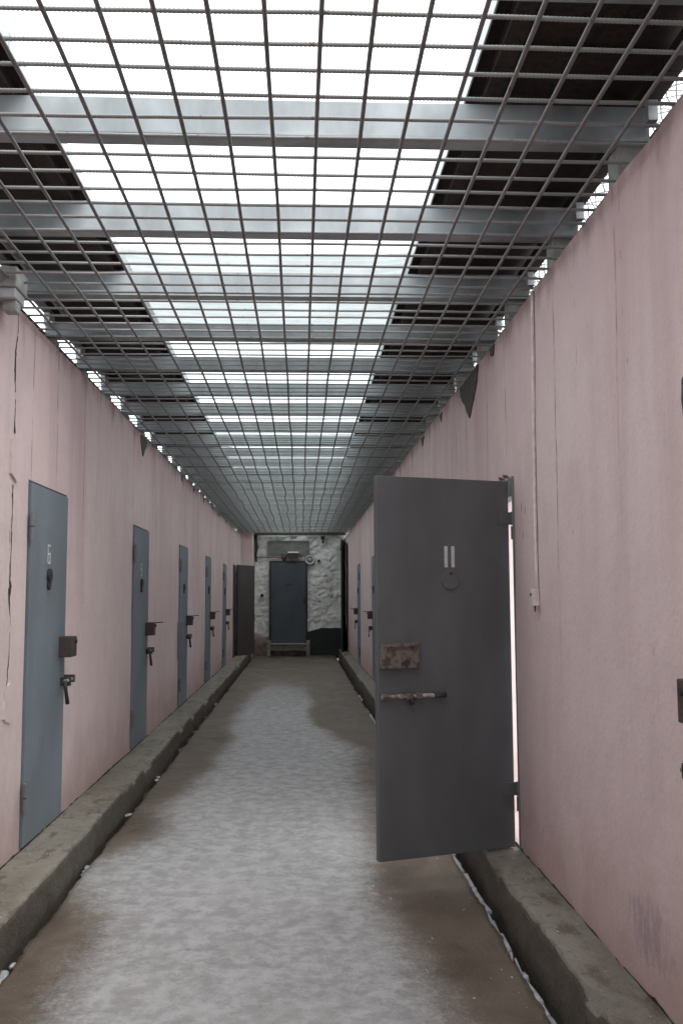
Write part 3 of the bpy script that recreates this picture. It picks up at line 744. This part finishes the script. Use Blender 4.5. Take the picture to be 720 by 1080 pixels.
# ------------------------------------------------------------------ end wall with door
def end_wall():
    root = empty('end_wall', (0, YE, 0))
    x0, x1, z0, z1 = -1.6, 1.75, -0.08, 3.35
    nx, nzv = 130, 136
    bm = bmesh.new(); g = []
    for j in range(nzv+1):
        row = []
        for i in range(nx+1):
            x = x0+(x1-x0)*i/nx; z = z0+(z1-z0)*j/nzv
            v = noise.voronoi(Vector((x*5.0+0.5*nz(x, 0, z, 3), 0, z*6.5+0.5*nz(x, 4, z, 3))))[0]
            d = 0.032*min(1, (v[1]-v[0])*1.8)+0.028*fbm(x*4, 2, z*4, 4)+0.012*fbm(x*16, 2, z*16, 3)
            if abs(x+0.29) < 0.50 and z < 2.42: d = min(d, 0.02)
            row.append(bm.verts.new((x, YE-d+0.03, z)))
        g.append(row)
    for j in range(nzv):
        for i in range(nx): bm.faces.new((g[j][i], g[j][i+1], g[j+1][i+1], g[j+1][i]))
    bk = [bm.verts.new((x, YE+0.4, z)) for x, z in ((x0, z0), (x1, z0), (x1, z1), (x0, z1))]
    bm.faces.new(bk[::-1])
    bmesh.ops.recalc_face_normals(bm, faces=bm.faces)
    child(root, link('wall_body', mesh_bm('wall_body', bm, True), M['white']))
    # tar painted band low on the right
    P = []
    for k in range(15):
        t = k/14; P.append((0.16+t*1.0, YE-0.055, 0.60+0.09*sstep(0, .4, t)+0.02*nz(t*9, 1, 1)))
    P += [(1.16, YE-0.055, -0.05), (0.16, YE-0.055, -0.05)]
    child(root, prism('tar_band', P, (0, 0.06, 0), M['tar']))
    # rubble lump low on the left
    bm = bmesh.new(); vs = bmesh.ops.create_icosphere(bm, subdivisions=3, radius=1, matrix=Matrix.Translation((-1.0, YE-0.02, 0.12)) @ Matrix.Diagonal((0.30, 0.10, 0.34, 1)))['verts']
    for q in vs: q.co += q.normal*0.05*fbm(*(q.co*6), 3)
    child(root, link('stone', mesh_bm('stone', bm, True), plain('brown_stone', (0.20, 0.15, 0.125), 0.9, 0.3, 8, 0.5)))
    # lintel beam
    child(root, box('header_beam', (XL+0.31, YE-0.26, 3.05), (XR-0.01, YE-0.10, 3.15), M['dark'], None, 0.004))
    tag(root, 'whitewashed lumpy stone wall closing the far end', 'wall')
    return root
ew = end_wall()
ed = empty('corridor_door', (-0.75, YE-0.05, 0.33))
xa, xb = -0.755, 0.125
box('leaf', (0, -0.05, 0), (0.88, 0.02, 2.02), M['door_end'], ed, 0.01)
bm = bmesh.new(); add_box(bm, (-0.045, -0.035, -0.02), (-0.001, 0.03, 2.07)); add_box(bm, (0.881, -0.035, -0.02), (0.925, 0.03, 2.07)); add_box(bm, (-0.0009, -0.034, 2.0205), (0.8809, 0.03, 2.07))
link('frame', mesh_bm('frame', bm), M['dark'], ed)
box('hatch_slot', (0.36, -0.062, 1.46), (0.52, -0.0495, 1.49), M['dark'], ed, 0.002)
box('handle', (0.82, -0.085, 1.0), (0.86, -0.0495, 1.14), M['dark'], ed, 0.004)
box('hinge', (-0.03, -0.075, 1.6), (0.02, -0.0495, 1.75), M['dark'], ed, 0.004)
box('hinge', (-0.03, -0.075, 0.3), (0.02, -0.0495, 0.45), M['dark'], ed, 0.004)
tag(ed, 'dark slate steel door in the whitewashed end wall', 'door')
# wooden step in front of it
st = empty('wooden_step', (-0.3, YE-0.35, 0.0))
for x in (-0.49, 0.49): box('leg', (x-0.045, -0.04, 0.008), (x+0.045, 0.05, 0.40), M['wood'], st, 0.004)
box('tread', (-0.444, -0.10, 0.285), (0.444, 0.24, 0.325), M['wood'], st, 0.004)
box('riser', (-0.4435, -0.03, 0.15), (0.4435, 0.0, 0.284), M['wood'], st, 0.004)
tag(st, 'low grey wooden step with two posts before the end door', 'step')
# transom panel above the door
tp = empty('transom_panel', (-0.31, YE-0.05, 2.60))
box('pane', (-0.50, -0.02, 0.0), (0.50, 0.01, 0.28), M['glass'], tp)
bm = bmesh.new()
add_box(bm, (-0.535, -0.035, -0.035), (0.535, 0.0, -0.001)); add_box(bm, (-0.535, -0.035, 0.281), (0.535, 0.0, 0.31)); add_box(bm, (-0.535, -0.035, -0.0005), (-0.501, 0.0, 0.2805)); add_box(bm, (0.501, -0.035, -0.0005), (0.535, 0.0, 0.2805))
link('frame', mesh_bm('frame', bm), M['frame'], tp)
for x in (-0.17, 0.17): box('glazing_bar', (x-0.008, -0.028, 0.0003), (x+0.008, -0.0195, 0.2797), M['frame'], tp)
tag(tp, 'dusty greenish transom pane above the end door', 'window')
fl = empty('flood_lamp', (-0.185, YE-0.16, 2.46))
box('housing', (-0.135, -0.09, 0), (0.135, 0.09, 0.13), M['dark'], fl, 0.008)
box('hood', (-0.14, -0.11, 0.131), (0.14, 0.10, 0.165), M['lampw'], fl, 0.006)
box('bracket', (-0.02, 0.0905, 0.03), (0.02, 0.15, 0.07), M['dark'], fl)
tag(fl, 'small unlit lamp with a white hood over the end door', 'lamp')
rb = empty('siren', (-0.42, YE-0.06, 2.49))
bm = bmesh.new(); add_tube(bm, [(0, 0.04, 0), (0, -0.06, 0), (0, -0.09, 0)], [0.07, 0.06, 0.02], 14); link('horn', mesh_bm('horn', bm, True), M['red'], rb)
box('mount', (-0.03, 0.0, -0.10), (0.03, 0.04, -0.06), M['dark'], rb)
tag(rb, 'small dull red siren left of the hooded lamp', 'siren')
cb = tube('wall_cable', [(-1.15, YE-0.07, 2.50), (-0.9, YE-0.075, 2.49), (-0.7, YE-0.07, 2.495), (-0.47, YE-0.07, 2.49)], 0.011, M['dark'], None, 6); tag(cb, 'dark cable running across the whitewash to the red siren', 'cable')
ab = empty('alarm_bell', (0.235, YE-0.07, 2.43))
def ring(name, r0, r1, y0_, y1_, mat, p):
    bm = bmesh.new(); n = 24; v = []
    for k in range(n):
        a = 2*math.pi*k/n; c, s = math.cos(a), math.sin(a)
        v.append([bm.verts.new((r*c, y, r*s)) for r, y in ((r0, y1_), (r0, y0_), (r1, y0_), (r1, y1_))])
    for k in range(n):
        A, B = v[k], v[(k+1) % n]
        for q in range(4): bm.faces.new((A[q], A[(q+1) % 4], B[(q+1) % 4], B[q]))
    bmesh.ops.recalc_face_normals(bm, faces=bm.faces)
    return link(name, mesh_bm(name, bm), mat, p)
ring('rim', 0.094, 0.118, -0.05, 0.03, M['lampw'], ab); ring('dark_ring', 0.052, 0.0935, -0.03, 0.03, M['frame'], ab)
bm = bmesh.new(); add_tube(bm, [(0, 0.03, 0), (0, -0.045, 0), (0, -0.055, 0)], [0.051, 0.045, 0.02], 16); link('gong', mesh_bm('gong', bm, True), M['flash'], ab)
ring('back_plate', 0.1185, 0.135, -0.02, 0.035, M['dark'], ab)
tag(ab, 'round white-rimmed alarm bell right of the end door top', 'bell')
cm = empty('wall_bracket', (0.57, YE-0.05, 2.92))
box('head', (-0.05, -0.10, 0.04), (0.05, 0.03, 0.11), M['dark'], cm, 0.008); box('arm', (-0.022, -0.05, -0.07), (0.022, 0.03, 0.0395), M['dark'], cm, 0.004)
tag(cm, 'small black bracket high on the whitewash, right of the pane', 'bracket')
for i, (x, z, r) in enumerate(((0.47, 2.40, 0.035), (-0.98, 1.52, 0.045))):
    bm = bmesh.new(); add_tube(bm, [(x, YE+0.0, z), (x, YE-0.075, z)], r, 10); add_tube(bm, [(x, YE-0.0755, z), (x, YE-0.105, z)], r*0.5, 8)
    o = link('pipe_stub', mesh_bm('pipe_stub', bm), M['dark']); tag(o, ('dark pipe stub in the whitewash right of the alarm bell', 'dark pipe stub in the whitewash left of the end door')[i], 'pipe')
dp = tube('drain_pipe', [(-1.13, YE-0.09, 3.22), (-1.14, YE-0.09, 2.95), (-1.12, YE-0.09, 2.75), (-1.14, YE-0.09, 2.55), (-1.13, YE-0.08, 2.38)], [0.055, 0.04, 0.045, 0.03, 0.03], M['dark'], None, 10); tag(dp, 'short black pipe hanging at the top left of the end wall', 'pipe')
bm = bmesh.new()
for k in range(3): add_box(bm, (-0.26+0.055*k, YE-0.062, 2.965), (-0.218+0.055*k, YE-0.03, 3.03))
o = link('small_plate', mesh_bm('small_plate', bm), M['frame']); tag(o, 'tiny worn grey marking plate above the transom pane', 'plate')

# ------------------------------------------------------------------ conduit and switch on the right wall
YC = 4.38
sw = empty('pull_switch', (XR-0.008, YC+0.03, 1.44))
bm = bmesh.new(); add_box(bm, (-0.030, -0.020, 0), (0.006, 0.020, 0.082), 0.004); link('switch_box', mesh_bm('switch_box', bm), M['conduit'], sw)
pts = [(0.0, 0.0, 0.082)]+[(-0.001+0.003*nz(1, z, 4, 2), 0.008*nz(3, z, 1, 1.2)-0.045*sstep(0.4, 1.5, z), z) for z in [0.16+0.1*k for k in range(15)]]
bm = bmesh.new(); add_tube(bm, pts, 0.0085, 8); link('cable', mesh_bm('cable', bm, True), M['conduit'], sw)
bm = bmesh.new(); add_tube(bm, [(-0.012, 0.004, 0.0), (-0.012, 0.006, -0.03)], [0.006, 0.003], 6); link('cord_end', mesh_bm('cord_end', bm), M['dark'], sw)
bm = bmesh.new(); add_tube(bm, [(-0.030, 0.004, 0.055), (-0.035, 0.004, 0.055)], 0.007, 8); link('screw', mesh_bm('screw', bm), M['dark'], sw)
tag(sw, 'pale wall switch with its cable rising to the wall top', 'switch')

wb = empty('junction_box', (XL, 4.42, 2.90))
box('housing', (-0.02, -0.09, 0.085), (0.115, 0.09, 0.185), M['pad'], wb, 0.006)
box('base', (-0.02, -0.075, 0.035), (0.105, 0.075, 0.0845), M['flash'], wb, 0.004)
box('gland', (0.035, -0.04, -0.02), (0.10, 0.04, 0.0345), M['pad'], wb, 0.006)
tag(wb, 'pale grey box fixed to the top of the left wall at the picture edge', 'box')

# ------------------------------------------------------------------ overhead canopy: beams, roof sheets, plastic, posts
cano = empty('canopy_roof', (0, 0, 3.24))
tag(cano, 'overhead canopy of grey cross beams with dark side roofs and plastic sheets', 'roof')
beam_y = [3.375, 4.295, 5.245]+[5.245+0.868*k for k in range(1, 21)]
beam_y = [3.375-0.915*k for k in range(12, 0, -1)]+beam_y
BX0, BX1 = -1.72, 1.36
def beam_mesh(hh=BEAM_H):
    bm = bmesh.new()
    add_box(bm, (BX0, -0.03, 0.012), (BX1, 0.045, hh), 0.004)
    add_box(bm, (BX0+0.001, -0.045, 0.0), (BX1-0.001, 0.05, 0.0115), 0.001)
    return mesh_bm('beam', bm)
bme = beam_mesh(); bme.materials.append(M['beam'])
bme2 = beam_mesh(0.105); bme2.materials.append(M['beam'])
bm = bmesh.new(); add_box(bm, (BX0+0.06, -0.02, 0.1055), (BX0+0.62, 0.04, BEAM_H), 0.003); packL = mesh_bm('packing_block', bm); packL.materials.append(M['roof'])
bm = bmesh.new(); add_box(bm, (0.70, -0.02, 0.1055), (BX1-0.04, 0.04, BEAM_H), 0.003); packR = mesh_bm('packing_block', bm); packR.materials.append(M['roof'])
def padmesh(x0, x1, h): 
    bm = bmesh.new(); add_box(bm, (x0, -0.02, 0.0), (x1, 0.10, h), 0.005); return mesh_bm('pad_block', bm)
pR = padmesh(1.235, 1.40, BEAM_Z-ZT+0.035); pR.materials.append(M['pad'])
pL = padmesh(-1.715, -1.655, BEAM_Z-ZT+0.035); pL.materials.append(M['pad'])
def strut(x0, x1):
    bm = bmesh.new(); add_box(bm, (x0, -0.085, BEAM_Z+0.07), (x1, -0.0465, ROOF_Z-0.004), 0.002); return mesh_bm('strut', bm)
sR = strut(1.335, 1.375); sR.materials.append(M['flash']); sL = strut(-1.715, -1.675); sL.materials.append(M['flash'])
for y in beam_y:
    b = child(cano, link('beam', bme if y < 5.5 else bme2, None))
    if y > 5.5:
        for me in (packL, packR): q = child(cano, link('packing_block', me, None)); q.location = (0, y, BEAM_Z+0.004)
    b.location = (0.004*nz(y, 1, 1), y, BEAM_Z+0.006*nz(y, 0, 2)); b.rotation_euler = (R(0.8*nz(y, 3, 3)), R(0.25*nz(y, 5, 5)), R(0.3*nz(y, 7, 7)))
    for me, nm in ((pR, 'pad_block'), (pL, 'pad_block')):
        q = child(cano, link(nm, me, None)); q.location = (0, y, ZT-0.035)
    for me in (sR, sL):
        q = child(cano, link('strut', me, None)); q.location = (0, y, 0)
RX0, RX1, RX2, RX3 = -1.74, -1.035, 0.645, 1.41
def roof_sheet_mesh(x0, x1, ln):
    bm = bmesh.new(); nx, ny = 6, 14; th = 0.02
    g = [[bm.verts.new((x0+(x1-x0)*i/nx, ln*j/ny, 0.006*nz(x0+i*0.4, j*0.35, 2))) for j in range(ny+1)] for i in range(nx+1)]
    h = [[bm.verts.new(v.co+Vector((0, 0, th))) for v in r] for r in g]
    for i in range(nx):
        for j in range(ny):
            bm.faces.new((g[i][j], g[i][j+1], g[i+1][j+1], g[i+1][j])); bm.faces.new((h[i][j], h[i+1][j], h[i+1][j+1], h[i][j+1]))
    for j in range(ny):
        bm.faces.new((g[0][j], h[0][j], h[0][j+1], g[0][j+1])); bm.faces.new((g[nx][j], g[nx][j+1], h[nx][j+1], h[nx][j]))
    for i in range(nx):
        bm.faces.new((g[i][0], g[i+1][0], h[i+1][0], h[i][0])); bm.faces.new((g[i][ny], h[i][ny], h[i+1][ny], g[i+1][ny]))
    bmesh.ops.recalc_face_normals(bm, faces=bm.faces)
    me = mesh_bm('roof_sheet', bm, True); me.materials.append(M['roof']); return me
SH = 1.75
shl, shr = roof_sheet_mesh(RX0, RX1, SH+0.05), roof_sheet_mesh(RX2, RX3, SH+0.05)
y = -7.4; k = 0
ys_sheet = []
while y < YE-0.3: ys_sheet.append(y); y += SH
def joist(x0, x1):
    bm = bmesh.new(); add_box(bm, (x0, 0, BEAM_Z+BEAM_H+0.002), (x1, SH-0.004, ROOF_Z-0.0075), 0.003); me = mesh_bm('batten', bm); me.materials.append(M['roof']); return me
jl, jr, jl2, jr2 = joist(RX0+0.02, RX0+0.09), joist(RX3-0.09, RX3-0.02), joist(-1.16, -1.09), joist(0.70, 0.77)
def flashing(x, s):
    bm = bmesh.new(); add_box(bm, (min(x, x+s*0.006), 0, ROOF_Z-0.045), (max(x, x+s*0.006), SH-0.006, ROOF_Z+0.03)); me = mesh_bm('edge_flashing', bm); me.materials.append(M['flash']); return me
fl_, fr_ = flashing(RX1+0.002, 1), flashing(RX2-0.002, -1)
for i, y in enumerate(ys_sheet):
    for me in (shl, shr):
        q = child(cano, link('roof_sheet', me, None)); q.location = (0.006*nz(y, 2, 2), y, ROOF_Z+0.0225*(i % 2)+0.002)
    for me in (jl, jr, jl2, jr2):
        q = child(cano, link('batten', me, None)); q.location = (0, y, 0)
    for me in (fl_, fr_):
        q = child(cano, link('edge_flashing', me, None)); q.location = (0.004*nz(y, 4, 9), y, 0)
# corrugated translucent sheets over the rear of the opening
def plastic_mesh():
    bm = bmesh.new(); ln = 1.86; n = 200; nx = 8; x0, x1 = -1.13, 0.74
    g = [[bm.verts.new((x0+(x1-x0)*i/nx, ln*j/n, 0.010*math.sin(2*math.pi*ln*j/n/0.075)+0.006*nz(i*0.8, j*0.05, 1)+0.035*abs((i/nx-.5)*2)**6)) for j in range(n+1)] for i in range(nx+1)]
    for i in range(nx):
        for j in range(n): bm.faces.new((g[i][j], g[i+1][j], g[i+1][j+1], g[i][j+1]))
    me = mesh_bm('plastic_sheet', bm, True); me.materials.append(M['plastic']); return me
pm = plastic_mesh(); pm2 = pm.copy(); pm2.materials[0] = M['clear']; y = 5.30; i = 0
while y < YE-0.5:
    q = child(cano, link('plastic_sheet', pm if i == 0 else pm2, None)); q.location = (0, y, ROOF_Z+0.075+0.02*(i % 2)); q.rotation_euler = (0, 0, R(0.4*nz(y, 1, 5)))
    y += 1.8; i += 1

# ------------------------------------------------------------------ rebar grille
gr = empty('rebar_grille', (0, 0, MESH_Z))
tag(gr, 'square steel rebar grille spanning the corridor overhead', 'grille')
for k in range(-10, 8):
    x = 0.052+0.146*k
    pts = []; y = -2.0
    while y < 22.3:
        amp = 0.004+0.022*sstep(7, 13, y)
        pts.append((x+0.006*nz(k*3.1, y*0.7, 0)+amp*nz(k*5.7, y*1.1, 4), y, MESH_Z+0.004*nz(k*2, y*0.9, 8)-0.004+0.012*sstep(7, 12, y)*nz(0, y*0.6, 3))); y += 0.28
    bm = bmesh.new(); add_tube(bm, pts, 0.0072, 7); child(gr, link('long_bar', mesh_bm('long_bar', bm, True), M['bar']))
CX0, CX1 = -1.60, 1.30
def cross_mesh(seed, ribbed):
    bm = bmesh.new(); pts = []; rr = []
    if ribbed:
        n = 480
        for i in range(n+1):
            t = i/n; x = CX0+(CX1-CX0)*t
            pts.append((x, 0.006*nz(seed, x*0.8, 1)+0.0018*nz(seed, x*5, 1), 0.006*nz(seed, x*0.9, 5))); rr.append(0.0056 if i % 2 else 0.0072)
        add_tube(bm, pts, rr, 6)
    else:
        for i in range(13):
            x = CX0+(CX1-CX0)*i/12; pts.append((x, 0.008*nz(seed, x*0.9, 1), 0.008*nz(seed, x*0.9, 5)))
        add_tube(bm, pts, 0.0056, 5)
    me = mesh_bm('cross_bar', bm, True); me.materials.append(M['bar_x']); return me
crib = [cross_mesh(3.3*s, True) for s in range(4)]; cpl = [cross_mesh(5.1*s+60, False) for s in range(6)]
y = 2.31-0.1335*10; i = 0
while y < 22.1:
    me = crib[i % 4] if 2.0 < y < 5.6 else cpl[i % 6]
    q = child(gr, link('cross_bar', me, None)); q.location = (random.uniform(-.03, .03), y+random.uniform(-.006, .006), MESH_Z+0.0105+0.012*sstep(7, 12, y)*nz(0, y*0.6, 3)); q.rotation_euler = (0, R(random.uniform(-.08, .08)), R(random.uniform(-.18, .18)))
    y += 0.1335; i += 1

# ------------------------------------------------------------------ razor wire above the yard
rz = empty('razor_wire', (1.85, 2.0, 0.0))
for s, (ph, rad, zc) in enumerate(((0.0, 0.30, 3.72), (2.3, 0.25, 3.66))):
    pts = []; turns = 100+30*s; n = 18
    for i in range(turns*n+1):
        a = 2*math.pi*i/n+ph; t = i/(turns*n)
        r = rad*(1+0.06*nz(a*0.13, s, 1)); pts.append((1.85+r*math.cos(a), 2.2+t*17+0.03*nz(a*0.3, 5, s), zc+r*math.sin(a)))
    bm = bmesh.new(); add_tube(bm, pts, 0.0042, 4); child(rz, link('wire_coil', mesh_bm('wire_coil', bm, True), M['steelwire']))
for y in (2.6, 8.4, 13.0, 18.5):
    bm = bmesh.new(); add_box(bm, (1.83, y-0.02, 0.0), (1.87, y+0.02, 4.1), 0.003); child(rz, link('post', mesh_bm('post', bm), M['frame']))
bm = bmesh.new(); add_tube(bm, [(1.85, 2.0, 3.42), (1.85, 19.4, 3.42)], 0.003, 5); add_tube(bm, [(1.85, 2.0, 4.03), (1.85, 19.4, 4.03)], 0.003, 5); child(rz, link('carrier_wire', mesh_bm('carrier_wire', bm), M['steelwire']))
tag(rz, 'coiled wire above the yard, seen in the gaps over the right wall', 'razor wire')
